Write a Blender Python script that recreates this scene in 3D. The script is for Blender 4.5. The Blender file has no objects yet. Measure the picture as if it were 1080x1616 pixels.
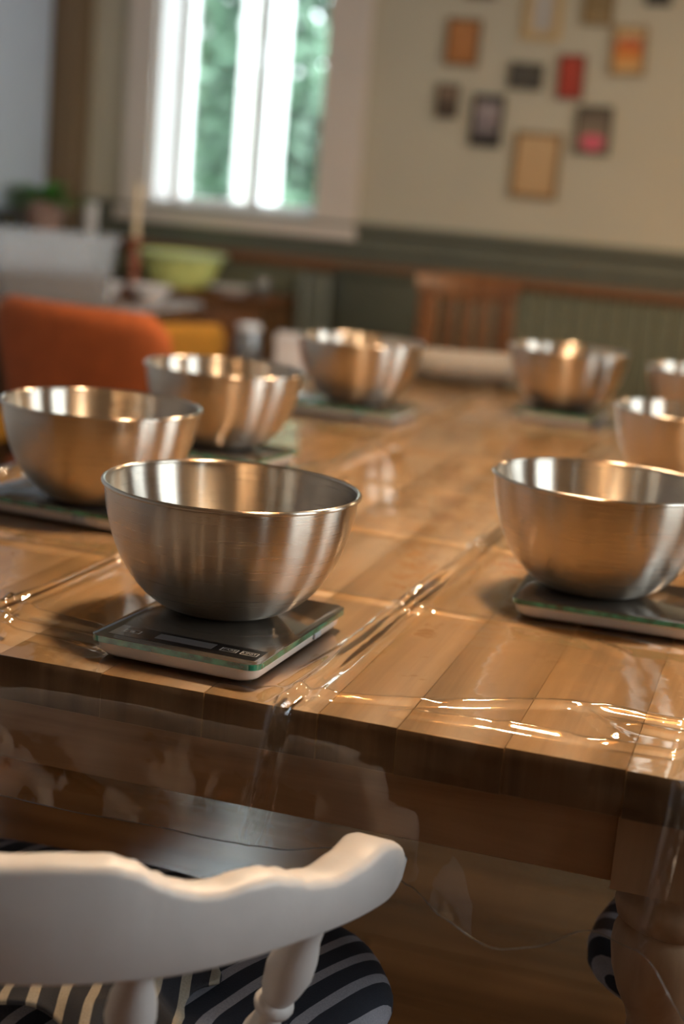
import bpy, bmesh, math, random
from mathutils import Vector, Matrix, noise
R = math.radians
PI = math.pi
random.seed(7)
scn = bpy.context.scene
COL = scn.collection

# ------------------------------------------------------------------ camera
CAM = Vector((0.3308, -1.1535, 1.1815))
YAW, PITCH, ROLL = R(16.0), R(11.89), R(4.95)
cd = bpy.data.cameras.new('camera')
cam = bpy.data.objects.new('camera', cd)
COL.objects.link(cam)
fw = Vector((-math.sin(YAW) * math.cos(PITCH), math.cos(YAW) * math.cos(PITCH), -math.sin(PITCH)))
rt = Vector((math.cos(YAW), math.sin(YAW), 0))
up = rt.cross(fw)
rt2 = rt * math.cos(ROLL) + up * math.sin(ROLL)
up2 = up * math.cos(ROLL) - rt * math.sin(ROLL)
cam.matrix_world = Matrix(((rt2.x, up2.x, -fw.x, CAM.x), (rt2.y, up2.y, -fw.y, CAM.y), (rt2.z, up2.z, -fw.z, CAM.z), (0, 0, 0, 1)))
cd.sensor_fit = 'VERTICAL'
cd.sensor_height = 36.0
cd.lens = 36.0 * 2440.88 / 1616.0
cd.clip_start = 0.05
cd.dof.use_dof = True
cd.dof.focus_distance = 1.33
cd.dof.aperture_fstop = 2.9
scn.camera = cam

# ------------------------------------------------------------------ world, light, exposure
SKY = 9.5
world = bpy.data.worlds.new('overcast_sky')
scn.world = world
world.use_nodes = True
bg = world.node_tree.nodes['Background']
bg.inputs[0].default_value = (0.80, 0.91, 1.0, 1)
bg.inputs[1].default_value = SKY
scn.view_settings.view_transform = 'Standard'
scn.view_settings.look = 'None'
scn.view_settings.gamma = 1.0
scn.view_settings.use_curve_mapping = False
scn.view_settings.exposure = 0.35
LAMP_W = 52.0
WALL_LAMP_W = 32.0
RIGHT_WINDOWS = ((-2.0, .42), (0.05, 1.0), (2.0, 1.1))  # position along the right wall, width


def portal(loc, rot, sx, sy):
    l = bpy.data.lights.new('window_portal', 'AREA')
    l.shape = 'RECTANGLE'
    l.size, l.size_y = sx, sy
    l.cycles.is_portal = True
    o = bpy.data.objects.new('window_portal', l)
    o.location, o.rotation_euler = loc, rot
    COL.objects.link(o)


for wy, ww in RIGHT_WINDOWS:
    portal((2.72, wy, 1.70), (0, R(90), 0), 1.5, ww)
portal((-1.87, 4.93, 1.70), (R(-90), 0, 0), 0.69, 1.3)


# ------------------------------------------------------------------ materials
def nt_new(name):
    m = bpy.data.materials.new(name)
    m.use_nodes = True
    nt = m.node_tree
    return m, nt, nt.nodes['Principled BSDF'], nt.nodes['Material Output']


def mat(name, col, rough=0.5, metal=0.0, spec=0.5, vary=0.0, vscale=8.0, bump=0.0, bscale=60.0, coat=0.0, trans=0.0, sss=0.0):
    m, nt, b, out = nt_new(name)
    b.inputs['Base Color'].default_value = (*col, 1)
    b.inputs['Roughness'].default_value = rough
    b.inputs['Metallic'].default_value = metal
    b.inputs['Specular IOR Level'].default_value = spec
    b.inputs['Coat Weight'].default_value = coat
    b.inputs['Transmission Weight'].default_value = trans
    tc = nt.nodes.new('ShaderNodeTexCoord')
    if vary > 0:
        n = nt.nodes.new('ShaderNodeTexNoise')
        n.inputs['Scale'].default_value = vscale
        n.inputs['Detail'].default_value = 5
        nt.links.new(tc.outputs['Object'], n.inputs['Vector'])
        r = nt.nodes.new('ShaderNodeValToRGB')
        r.color_ramp.elements[0].position = 0.3
        r.color_ramp.elements[1].position = 0.7
        r.color_ramp.elements[0].color = (*[c * (1 - vary) for c in col], 1)
        r.color_ramp.elements[1].color = (*[min(1, c * (1 + vary)) for c in col], 1)
        nt.links.new(n.outputs[0], r.inputs[0])
        nt.links.new(r.outputs[0], b.inputs['Base Color'])
    if bump > 0:
        n = nt.nodes.new('ShaderNodeTexNoise')
        n.inputs['Scale'].default_value = bscale
        n.inputs['Detail'].default_value = 4
        nt.links.new(tc.outputs['Object'], n.inputs['Vector'])
        bp = nt.nodes.new('ShaderNodeBump')
        bp.inputs['Strength'].default_value = bump
        bp.inputs['Distance'].default_value = 0.004
        nt.links.new(n.outputs[0], bp.inputs['Height'])
        nt.links.new(bp.outputs[0], b.inputs['Normal'])
    return m


def wood(name, c0, c1, c2, axis='Y', scale=1.0, rough=0.5, bump=0.25, objvar=0.25, blot=0.0):
    """Grain stretched along one axis, each object a little different."""
    m, nt, b, out = nt_new(name)
    L = nt.links.new
    tc = nt.nodes.new('ShaderNodeTexCoord')
    oi = nt.nodes.new('ShaderNodeObjectInfo')
    mp = nt.nodes.new('ShaderNodeMapping')
    s = {'X': (1.2, 22, 22), 'Y': (22, 1.2, 22), 'Z': (22, 22, 1.2)}[axis]
    mp.inputs['Scale'].default_value = [v * scale for v in s]
    off = nt.nodes.new('ShaderNodeVectorMath')
    off.operation = 'ADD'
    mul = nt.nodes.new('ShaderNodeVectorMath')
    mul.operation = 'SCALE'
    mul.inputs[0].default_value = (13.0, 7.0, 5.0)
    L(oi.outputs['Random'], mul.inputs['Scale'])
    L(tc.outputs['Object'], off.inputs[0])
    L(mul.outputs[0], off.inputs[1])
    L(off.outputs[0], mp.inputs['Vector'])
    n = nt.nodes.new('ShaderNodeTexNoise')
    n.inputs['Scale'].default_value = 1.0
    n.inputs['Detail'].default_value = 8
    n.inputs['Roughness'].default_value = 0.62
    n.inputs['Distortion'].default_value = 0.7
    L(mp.outputs[0], n.inputs['Vector'])
    r = nt.nodes.new('ShaderNodeValToRGB')
    e = r.color_ramp.elements
    e[0].position, e[0].color = 0.25, (*c0, 1)
    e[1].position, e[1].color = 0.75, (*c2, 1)
    x = e.new(0.52)
    x.color = (*c1, 1)
    L(n.outputs[0], r.inputs[0])
    # object-to-object tone
    ma = nt.nodes.new('ShaderNodeMapRange')
    ma.inputs['To Min'].default_value = 1 - objvar
    ma.inputs['To Max'].default_value = 1 + objvar
    L(oi.outputs['Random'], ma.inputs['Value'])
    big = nt.nodes.new('ShaderNodeTexNoise')
    big.inputs['Scale'].default_value = 5.0
    big.inputs['Detail'].default_value = 4
    L(off.outputs[0], big.inputs['Vector'])
    mb = nt.nodes.new('ShaderNodeMapRange')
    mb.inputs['From Min'].default_value = 0.3
    mb.inputs['From Max'].default_value = 0.7
    mb.inputs['To Min'].default_value = 1 - blot
    mb.inputs['To Max'].default_value = 1 + blot
    L(big.outputs[0], mb.inputs['Value'])
    mm = nt.nodes.new('ShaderNodeMath')
    mm.operation = 'MULTIPLY'
    L(ma.outputs[0], mm.inputs[0])
    L(mb.outputs[0], mm.inputs[1])
    hsv = nt.nodes.new('ShaderNodeHueSaturation')
    L(mm.outputs[0], hsv.inputs['Value'])
    L(r.outputs[0], hsv.inputs['Color'])
    L(hsv.outputs[0], b.inputs['Base Color'])
    b.inputs['Roughness'].default_value = rough
    bp = nt.nodes.new('ShaderNodeBump')
    bp.inputs['Strength'].default_value = bump
    bp.inputs['Distance'].default_value = 0.002
    L(n.outputs[0], bp.inputs['Height'])
    L(bp.outputs[0], b.inputs['Normal'])
    return m


def stripes(name, ca, cb, period, duty, angle=0.0, rough=0.85, axis=None):
    m, nt, b, out = nt_new(name)
    L = nt.links.new
    tc = nt.nodes.new('ShaderNodeTexCoord')
    mp = nt.nodes.new('ShaderNodeMapping')
    mp.inputs['Rotation'].default_value = (0, 0, angle)
    mp.inputs['Scale'].default_value = (1 / period,) * 3
    L(tc.outputs['Object'], mp.inputs['Vector'])
    sx = nt.nodes.new('ShaderNodeSeparateXYZ')
    L(mp.outputs[0], sx.inputs[0])
    fr = nt.nodes.new('ShaderNodeMath')
    fr.operation = 'FRACT'
    L(sx.outputs[0], fr.inputs[0])
    r = nt.nodes.new('ShaderNodeValToRGB')
    r.color_ramp.interpolation = 'CONSTANT'
    r.color_ramp.elements[0].color = (*ca, 1)
    r.color_ramp.elements[1].color = (*cb, 1)
    r.color_ramp.elements[1].position = 1 - duty
    L(fr.outputs[0], r.inputs[0])
    n = nt.nodes.new('ShaderNodeTexNoise')
    n.inputs['Scale'].default_value = 600
    L(tc.outputs['Object'], n.inputs['Vector'])
    mx = nt.nodes.new('ShaderNodeMixRGB')
    mx.blend_type = 'MULTIPLY'
    mx.inputs[0].default_value = 0.5
    L(r.outputs[0], mx.inputs[1])
    L(n.outputs[0], mx.inputs[2])
    L(mx.outputs[0], b.inputs['Base Color'])
    b.inputs['Roughness'].default_value = rough
    bp = nt.nodes.new('ShaderNodeBump')
    bp.inputs['Strength'].default_value = 0.4
    bp.inputs['Distance'].default_value = 0.001
    L(n.outputs[0], bp.inputs['Height'])
    L(bp.outputs[0], b.inputs['Normal'])
    return m


def steel():
    m, nt, b, out = nt_new('brushed_steel')
    L = nt.links.new
    b.inputs['Metallic'].default_value = 1
    b.inputs['Base Color'].default_value = (0.57, 0.50, 0.415, 1)
    b.inputs['Anisotropic'].default_value = 1.0
    b.inputs['Anisotropic Rotation'].default_value = 0.25
    tg = nt.nodes.new('ShaderNodeTangent')
    tg.direction_type = 'RADIAL'
    tg.axis = 'Z'
    L(tg.outputs[0], b.inputs['Tangent'])
    tc = nt.nodes.new('ShaderNodeTexCoord')
    mp = nt.nodes.new('ShaderNodeMapping')
    mp.inputs['Scale'].default_value = (9, 9, 1400)
    L(tc.outputs['Object'], mp.inputs['Vector'])
    n = nt.nodes.new('ShaderNodeTexNoise')
    n.inputs['Scale'].default_value = 1
    n.inputs['Detail'].default_value = 3
    L(mp.outputs[0], n.inputs['Vector'])
    r = nt.nodes.new('ShaderNodeMapRange')
    r.inputs['From Min'].default_value = 0.3
    r.inputs['From Max'].default_value = 0.7
    r.inputs['To Min'].default_value = 0.273
    r.inputs['To Max'].default_value = 0.279
    L(n.outputs[0], r.inputs['Value'])
    L(r.outputs[0], b.inputs['Roughness'])
    return m


def vinyl(name='clear_vinyl', rough=0.045, bumps=0.22, scale=30, ior=1.43, tint=0.955, haze=0.0):
    """Thin clear film: what is not mirrored by Fresnel passes straight through."""
    m, nt, b, out = nt_new(name)
    nt.nodes.remove(b)
    L = nt.links.new
    tr = nt.nodes.new('ShaderNodeBsdfTransparent')
    tr.inputs[0].default_value = (tint, tint, tint * 0.985, 1)
    gl = nt.nodes.new('ShaderNodeBsdfGlossy')
    gl.inputs['Roughness'].default_value = rough
    fr = nt.nodes.new('ShaderNodeFresnel')
    fr.inputs[0].default_value = ior
    mix = nt.nodes.new('ShaderNodeMixShader')
    if bumps > 0:
        tc = nt.nodes.new('ShaderNodeTexCoord')
        n = nt.nodes.new('ShaderNodeTexNoise')
        n.inputs['Scale'].default_value = scale
        n.inputs['Detail'].default_value = 2
        L(tc.outputs['Object'], n.inputs['Vector'])
        bp = nt.nodes.new('ShaderNodeBump')
        bp.inputs['Strength'].default_value = bumps
        bp.inputs['Distance'].default_value = 0.003
        L(n.outputs[0], bp.inputs['Height'])
        L(bp.outputs[0], gl.inputs['Normal'])
    rr = nt.nodes.new('ShaderNodeMath')
    rr.operation = 'ADD'
    rr.inputs[1].default_value = 1.0
    L(fr.outputs[0], rr.inputs[0])
    r2 = nt.nodes.new('ShaderNodeMath')
    r2.operation = 'DIVIDE'
    L(fr.outputs[0], r2.inputs[0])
    L(rr.outputs[0], r2.inputs[1])
    r3 = nt.nodes.new('ShaderNodeMath')
    r3.operation = 'MULTIPLY'
    r3.inputs[1].default_value = 2.0
    L(r2.outputs[0], r3.inputs[0])
    L(r3.outputs[0], mix.inputs[0])
    if haze > 0:
        df = nt.nodes.new('ShaderNodeBsdfTranslucent')
        df.inputs[0].default_value = (0.9, 0.9, 0.9, 1)
        m2 = nt.nodes.new('ShaderNodeMixShader')
        m2.inputs[0].default_value = haze
        L(tr.outputs[0], m2.inputs[1])
        L(df.outputs[0], m2.inputs[2])
        L(m2.outputs[0], mix.inputs[1])
    else:
        L(tr.outputs[0], mix.inputs[1])
    L(gl.outputs[0], mix.inputs[2])
    L(mix.outputs[0], out.inputs[0])
    return m


def milky(name, col, t):
    m, nt, b, out = nt_new(name)
    L = nt.links.new
    b.inputs['Base Color'].default_value = (*col, 1)
    b.inputs['Roughness'].default_value = .3
    tr = nt.nodes.new('ShaderNodeBsdfTransparent')
    tl = nt.nodes.new('ShaderNodeBsdfTranslucent')
    tl.inputs[0].default_value = (*col, 1)
    m1, m2 = nt.nodes.new('ShaderNodeMixShader'), nt.nodes.new('ShaderNodeMixShader')
    m1.inputs[0].default_value = .45
    L(b.outputs[0], m1.inputs[1])
    L(tl.outputs[0], m1.inputs[2])
    m2.inputs[0].default_value = t
    L(m1.outputs[0], m2.inputs[1])
    L(tr.outputs[0], m2.inputs[2])
    L(m2.outputs[0], out.inputs[0])
    return m


def emit(name, col, s):
    m, nt, b, out = nt_new(name)
    b.inputs['Base Color'].default_value = (*col, 1)
    b.inputs['Emission Color'].default_value = (*col, 1)
    b.inputs['Emission Strength'].default_value = s
    return m


def ramp_print(name, stops, axis=2):
    """Flat printed picture: bands of colour along one object axis (0..1)."""
    m, nt, b, out = nt_new(name)
    L = nt.links.new
    tc = nt.nodes.new('ShaderNodeTexCoord')
    sx = nt.nodes.new('ShaderNodeSeparateXYZ')
    n = nt.nodes.new('ShaderNodeTexNoise')
    n.inputs['Scale'].default_value = 30
    L(tc.outputs['Object'], n.inputs['Vector'])
    L(tc.outputs['Generated'], sx.inputs[0])
    ad = nt.nodes.new('ShaderNodeMath')
    ad.operation = 'MULTIPLY_ADD'
    ad.inputs[1].default_value = 0.3
    L(n.outputs[0], ad.inputs[0])
    L(sx.outputs[axis], ad.inputs[2])
    sb = nt.nodes.new('ShaderNodeMath')
    sb.operation = 'SUBTRACT'
    sb.inputs[1].default_value = 0.15
    L(ad.outputs[0], sb.inputs[0])
    r = nt.nodes.new('ShaderNodeValToRGB')
    e = r.color_ramp.elements
    e[0].position, e[0].color = stops[0][0], (*stops[0][1], 1)
    e[1].position, e[1].color = stops[-1][0], (*stops[-1][1], 1)
    for p, c in stops[1:-1]:
        x = e.new(p)
        x.color = (*c, 1)
    L(sb.outputs[0], r.inputs[0])
    L(r.outputs[0], b.inputs['Base Color'])
    b.inputs['Roughness'].default_value = 0.45
    return m


M = {}
M['table_wood'] = wood('table_wood', (0.25, 0.142, 0.062), (0.43, 0.272, 0.132), (0.53, 0.362, 0.195), 'Y', 1.0, 0.5, 0.3, 0.03, 0.18)
M['end_grain_shaded'] = wood('table_end_grain_shaded', (0.10, 0.055, 0.028), (0.20, 0.115, 0.06), (0.26, 0.16, 0.088), 'Z', 1.2, 0.6, 0.4, 0.1, 0.35)  # end-grain brown, darkened further for the shade on the table's front face
M['apron_wood'] = wood('apron_wood', (0.24, 0.12, 0.055), (0.38, 0.21, 0.105), (0.46, 0.27, 0.14), 'X', 1.0, 0.5, 0.2, 0.1, 0.1)
M['leg_wood'] = wood('leg_wood', (0.28, 0.155, 0.08), (0.42, 0.26, 0.15), (0.50, 0.32, 0.19), 'Z', 1.0, 0.5, 0.2, 0.1, 0.1)
M['floor_wood'] = wood('floor_wood', (0.055, 0.020, 0.006), (0.13, 0.053, 0.016), (0.185, 0.08, 0.026), 'X', 0.6, 0.20, 0.12, 0.25, 0.2)
M['dark_wood'] = wood('dark_wood', (0.085, 0.042, 0.016), (0.15, 0.078, 0.030), (0.20, 0.11, 0.045), 'Z', 1.0, 0.6, 0.2, 0.1)
M['chair_wood'] = wood('chair_wood', (0.10, 0.038, 0.013), (0.18, 0.073, 0.024), (0.24, 0.10, 0.034), 'Z', 1.0, 0.38, 0.2, 0.1)
M['steel'] = steel()
M['vinyl'] = vinyl()
M['vinyl_edge'] = vinyl('clear_vinyl_edge', 0.15, 0.0, ior=1.6, tint=0.97, haze=0.22)
M['pane'] = vinyl('window_glass', 0.0, 0.0, ior=1.45, tint=0.97)
M['clear_box'] = milky('milky_plastic', (0.74, 0.79, 0.84), 0.72)
M['clear_glass'] = vinyl('clear_glass', 0.03, 0.1, 40, 1.6, 0.86, haze=0.5)
M['plate_top'] = mat('scale_glass_top', (0.065, 0.052, 0.040), 0.09, 0.0, 0.8, coat=0.5)
M['glass_edge'] = mat('green_glass_edge', (0.015, 0.17, 0.10), 0.08, 0.0, 0.9, coat=1.0, vary=0.8, vscale=90)
M['panel'] = mat('scale_panel_black', (0.012, 0.011, 0.011), 0.10, 0, 0.7)
M['lcd'] = mat('scale_display_grey', (0.13, 0.12, 0.12), 0.18)
M['ink'] = mat('scale_print_silver', (0.55, 0.53, 0.50), 0.35, 0.3)
M['white_plastic'] = mat('white_plastic', (0.66, 0.60, 0.55), 0.35, vary=0.03)
M['foot'] = mat('rubber_foot', (0.35, 0.36, 0.38), 0.6)
M['white_paint'] = mat('white_chair_paint', (0.62, 0.59, 0.57), 0.42, vary=0.03, vscale=30, bump=0.06, bscale=120)
M['stripe'] = stripes('navy_striped_cotton', (0.022, 0.027, 0.045), (0.40, 0.40, 0.46), 0.030, 0.36, R(18))
M['stripe2'] = stripes('navy_striped_cotton_wide', (0.016, 0.018, 0.028), (0.36, 0.32, 0.26), 0.023, 0.36, R(-16))
M['wall_upper'] = mat('cream_sage_wall_paint', (0.50, 0.475, 0.385), 0.8, vary=0.03, vscale=3, bump=0.05, bscale=80)
M['wall_side'] = mat('daylight_tinted_wall_paint', (0.52, 0.61, 0.74), 0.8, vary=0.03, vscale=3, bump=0.05)  # bluish window light put into the left wall's base colour
M['wall_panel'] = wood('brown_wall_panelling', (0.20, 0.105, 0.05), (0.31, 0.175, 0.09), (0.38, 0.225, 0.12), 'Z', 0.5, 0.5)
M['wall_warm'] = mat('warm_ochre_wall_paint', (0.40, 0.30, 0.19), 0.8, vary=0.03, vscale=3)
M['ceiling'] = mat('ceiling_warm', (0.46, 0.37, 0.26), 0.85, vary=0.02)
M['sage'] = mat('sage_green_paint', (0.12, 0.130, 0.103), 0.5, vary=0.06, vscale=10)
M['sage_board'] = mat('sage_green_board_paint', (0.115, 0.125, 0.080), 0.55, vary=0.10, vscale=14)
M['sage_dark'] = mat('dark_green_paint', (0.065, 0.072, 0.050), 0.5, vary=0.08)
M['radiator'] = mat('radiator_green_enamel', (0.15, 0.165, 0.135), 0.4)
M['white_trim'] = mat('white_window_paint', (0.66, 0.60, 0.55), 0.45, vary=0.02)
M['white_sash'] = mat('white_sash_paint', (0.88, 0.88, 0.88), 0.4)
M['strip_wood'] = wood('strip_wood', (0.12, 0.045, 0.016), (0.20, 0.083, 0.03), (0.25, 0.11, 0.042), 'X', 0.7, 0.45)
M['post'] = wood('post_wood', (0.14, 0.09, 0.05), (0.20, 0.135, 0.075), (0.25, 0.17, 0.10), 'Z', 0.7, 0.6)
M['orange'] = mat('orange_fabric', (0.37, 0.085, 0.018), 0.9, vary=0.12, vscale=25, bump=0.35, bscale=500)
M['yellow'] = mat('mustard_fabric', (0.38, 0.17, 0.012), 0.85, vary=0.1, vscale=25, bump=0.35, bscale=500)
M['black_metal'] = mat('black_metal', (0.02, 0.02, 0.02), 0.4, 0.6)
M['lime'] = mat('lime_plastic', (0.76, 0.86, 0.30), 0.4, vary=0.05)
M['lime_pale'] = mat('pale_green_plastic', (0.55, 0.72, 0.45), 0.4)
M['china'] = mat('white_china', (0.72, 0.72, 0.74), 0.25)
M['wax'] = mat('ivory_wax', (0.72, 0.58, 0.38), 0.5)
M['red_wood'] = mat('red_brown_wood', (0.25, 0.075, 0.03), 0.4, vary=0.15, vscale=30)
M['grain'] = mat('brown_contents', (0.12, 0.06, 0.024), 0.9, vary=0.3, vscale=60, bump=0.4)
M['grain_pale'] = mat('pale_contents', (0.42, 0.29, 0.16), 0.9, vary=0.2, vscale=60, bump=0.4)
M['clay'] = mat('mauve_clay', (0.33, 0.22, 0.185), 0.7, vary=0.1)
M['dark_pot'] = mat('dark_glazed_pot', (0.035, 0.032, 0.018), 0.3)
M['leaf'] = mat('leaf_green', (0.10, 0.34, 0.05), 0.45, vary=0.3, vscale=20)
M['leaf_dark'] = mat('leaf_dark_green', (0.02, 0.07, 0.025), 0.45, vary=0.3, vscale=20)
M['tree_leaf'] = mat('tree_leaf_green', (0.065, 0.125, 0.075), 0.6, vary=0.6, vscale=2.5)
M['bark'] = mat('tree_bark', (0.10, 0.07, 0.045), 0.9, vary=0.3, bump=0.5)
M['lawn'] = mat('lawn_green', (0.08, 0.16, 0.05), 0.9, vary=0.3, vscale=3)
M['linen'] = mat('beige_knit', (0.255, 0.23, 0.205), 0.95, vary=0.15, vscale=90, bump=0.6, bscale=250)
M['blue'] = mat('light_blue_plastic', (0.20, 0.42, 0.60), 0.35)
M['box_white'] = mat('white_card', (0.66, 0.62, 0.62), 0.7)
M['lamp_metal'] = mat('lamp_brass', (0.45, 0.28, 0.10), 0.35, 1.0)
M['bulb'] = emit('bulb_glow', (1.0, 0.62, 0.28), 30)
M['cord'] = mat('black_cord', (0.02, 0.02, 0.02), 0.6)


# ------------------------------------------------------------------ mesh helpers
class MB:
    def __init__(self):
        self.v, self.f = [], []

    def add(self, vs, fs):
        o = len(self.v)
        self.v += [tuple(p) for p in vs]
        self.f += [tuple(i + o for i in f) for f in fs]
        return self

    def box(self, a, b):
        (x0, y0, z0), (x1, y1, z1) = a, b
        return self.add([(x0, y0, z0), (x1, y0, z0), (x1, y1, z0), (x0, y1, z0), (x0, y0, z1), (x1, y0, z1), (x1, y1, z1), (x0, y1, z1)],
                        [(3, 2, 1, 0), (4, 5, 6, 7), (0, 1, 5, 4), (1, 2, 6, 5), (2, 3, 7, 6), (3, 0, 4, 7)])

    def lathe(self, prof, n=32, c=(0, 0, 0), close=False):
        vs, fs = [], []
        m = len(prof)
        for r, z in prof:
            for k in range(n):
                t = 2 * PI * k / n
                vs.append((c[0] + r * math.cos(t), c[1] + r * math.sin(t), c[2] + z))
        for i in range(m if close else m - 1):
            j = (i + 1) % m
            for k in range(n):
                k2 = (k + 1) % n
                fs.append((i * n + k, i * n + k2, j * n + k2, j * n + k))
        return self.add(vs, fs)

    def tube(self, pts, rad, n=10, caps=True):
        pts = [Vector(p) for p in pts]
        m = len(pts)
        rads = rad if isinstance(rad, (list, tuple)) else [rad] * m
        vs, fs = [], []
        ref = None
        for i, p in enumerate(pts):
            d = (pts[min(i + 1, m - 1)] - pts[max(i - 1, 0)]).normalized()
            if ref is None:
                ref = Vector((1, 0, 0)) if abs(d.x) < 0.8 else Vector((0, 1, 0))
            a = (ref - d * ref.dot(d)).normalized()
            ref = a
            b = d.cross(a)
            for k in range(n):
                t = 2 * PI * k / n
                vs.append(p + (a * math.cos(t) + b * math.sin(t)) * rads[i])
        for i in range(m - 1):
            for k in range(n):
                k2 = (k + 1) % n
                fs.append((i * n + k, i * n + k2, (i + 1) * n + k2, (i + 1) * n + k))
        if caps:
            fs.append(tuple(reversed(range(n))))
            fs.append(tuple(range((m - 1) * n, m * n)))
        return self.add(vs, fs)

    def rings(self, rings, cap=True):
        """Loft closed rings with the same number of points."""
        n = len(rings[0])
        vs = [p for r in rings for p in r]
        fs = []
        for i in range(len(rings) - 1):
            for k in range(n):
                k2 = (k + 1) % n
                fs.append((i * n + k, i * n + k2, (i + 1) * n + k2, (i + 1) * n + k))
        if cap:
            fs.append(tuple(reversed(range(n))))
            fs.append(tuple(range((len(rings) - 1) * n, len(rings) * n)))
        return self.add(vs, fs)

    def build(self, name, m, parent=None, smooth=False, bevel=0.0, seg=2, auto=True):
        me = bpy.data.meshes.new(name)
        me.from_pydata(self.v, [], self.f)
        me.validate()
        bm = bmesh.new()
        bm.from_mesh(me)
        bmesh.ops.recalc_face_normals(bm, faces=bm.faces)
        if bevel > 0:
            es = [e for e in bm.edges if len(e.link_faces) == 2 and e.calc_face_angle(0) > 0.6]
            bmesh.ops.bevel(bm, geom=es, offset=bevel, segments=seg, profile=0.5, affect='EDGES')
        bm.to_mesh(me)
        bm.free()
        if smooth or bevel > 0:
            me.shade_smooth()
            if hasattr(me, 'set_sharp_from_angle'):
                me.set_sharp_from_angle(angle=R(50))
        me.materials.append(M[m] if isinstance(m, str) else m)
        o = bpy.data.objects.new(name, me)
        COL.objects.link(o)
        if parent is not None:
            o.parent = parent
        return o


def rrect(hx, hy, r, n=6, cx=0, cy=0, z=0):
    pts = []
    for qx, qy, a0 in ((1, 1, 0), (-1, 1, 90), (-1, -1, 180), (1, -1, 270)):
        for k in range(n + 1):
            t = R(a0 + 90 * k / n)
            pts.append((cx + qx * (hx - r) + r * math.cos(t), cy + qy * (hy - r) + r * math.sin(t), z))
    return pts


def empty(name, loc=(0, 0, 0), rz=0.0):
    o = bpy.data.objects.new(name, None)
    o.location = loc
    o.rotation_euler = (0, 0, rz)
    o.empty_display_size = 0.1
    COL.objects.link(o)
    return o


def tag(o, label, cat, group=None):
    o['label'] = label
    o['category'] = cat
    if group:
        o['group'] = group
    return o


def struct(o):
    o['kind'] = 'structure'
    return o


def copy_tree(o, parent=None):
    c = o.copy()
    COL.objects.link(c)
    c.parent = parent
    for ch in list(o.children):
        copy_tree(ch, c)
    return c


def text_mesh(name, s, size, m, parent, loc, rot=(0, 0, 0)):
    cu = bpy.data.curves.new(name, 'FONT')
    cu.body = s
    cu.size = size
    cu.align_x = 'CENTER'
    cu.align_y = 'CENTER'
    t = bpy.data.objects.new(name, cu)
    COL.objects.link(t)
    dg = bpy.context.evaluated_depsgraph_get()
    me = bpy.data.meshes.new_from_object(t.evaluated_get(dg))
    bpy.data.objects.remove(t)
    me.materials.clear()
    me.materials.append(M[m])
    o = bpy.data.objects.new(name, me)
    COL.objects.link(o)
    o.parent = parent
    o.location, o.rotation_euler = loc, rot
    return o


# ------------------------------------------------------------------ room shell
XL, XR, YF, YB, ZC = -2.62, 2.45, -3.2, 4.6, 2.75
floor = struct(MB().box((XL - .3, YF - .3, -0.2), (XR + .3, YB + .3, -0.012)).build('floor', 'floor_wood'))
random.seed(3)
y = YF
pw = 0.165
while y < YB - 0.02:
    x = XL
    y1 = min(y + pw, YB)
    while x < XR - 0.01:
        x1 = min(x + random.uniform(1.6, 2.8), XR)
        if XR - x1 < 0.5:
            x1 = XR
        MB().box((x + .0015, y + .002, -0.012), (x1 - .0015, y1 - .002, random.uniform(-0.0008, 0))).build('plank', 'floor_wood', floor)
        x = x1
    y = y1


def wall_with_holes(name, m, u0, u1, z0, z1, holes, place):
    """holes: (a,b,za,zb) sorted along u. place(u,d,z)->xyz with d 0..1 through the wall."""
    mb = MB()

    def blk(a, b, za, zb):
        if b - a < 1e-4 or zb - za < 1e-4:
            return
        p = [place(u, d, z) for z in (za, zb) for d in (0, 1) for u in (a, b)]
        mb.add(p, [(0, 1, 3, 2), (4, 6, 7, 5), (0, 4, 5, 1), (2, 3, 7, 6), (0, 2, 6, 4), (1, 5, 7, 3)])
    c = u0
    for a, b, za, zb in holes:
        blk(c, a, z0, z1)
        blk(a, b, z0, za)
        blk(a, b, zb, z1)
        c = b
    blk(c, u1, z0, z1)
    return struct(mb.build(name, m))


WT = 0.30
wall_back = wall_with_holes('wall_back', 'wall_upper', XL - .3, XR + .3, -.012, ZC, [(-2.215, -1.525, 1.05, 2.35)], lambda u, d, z: (u, YB + d * WT, z))
wall_left = wall_with_holes('wall_left', 'wall_side', YF - .3, YB, -.012, ZC, [], lambda u, d, z: (XL - d * WT, u, z))
wall_right = wall_with_holes('wall_right', 'wall_warm', YF - .3, YB, -.012, ZC, [(wy - ww / 2, wy + ww / 2, .95, 2.45) for wy, ww in RIGHT_WINDOWS], lambda u, d, z: (XR + d * WT, u, z))
wall_front = wall_with_holes('wall_front', 'wall_panel', XL, XR, -.012, ZC, [], lambda u, d, z: (u, YF - d * WT, z))
ceiling = struct(MB().box((XL - .3, YF - .3, ZC), (XR + .3, YB + .3, ZC + .2)).build('ceiling', 'ceiling'))

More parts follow.
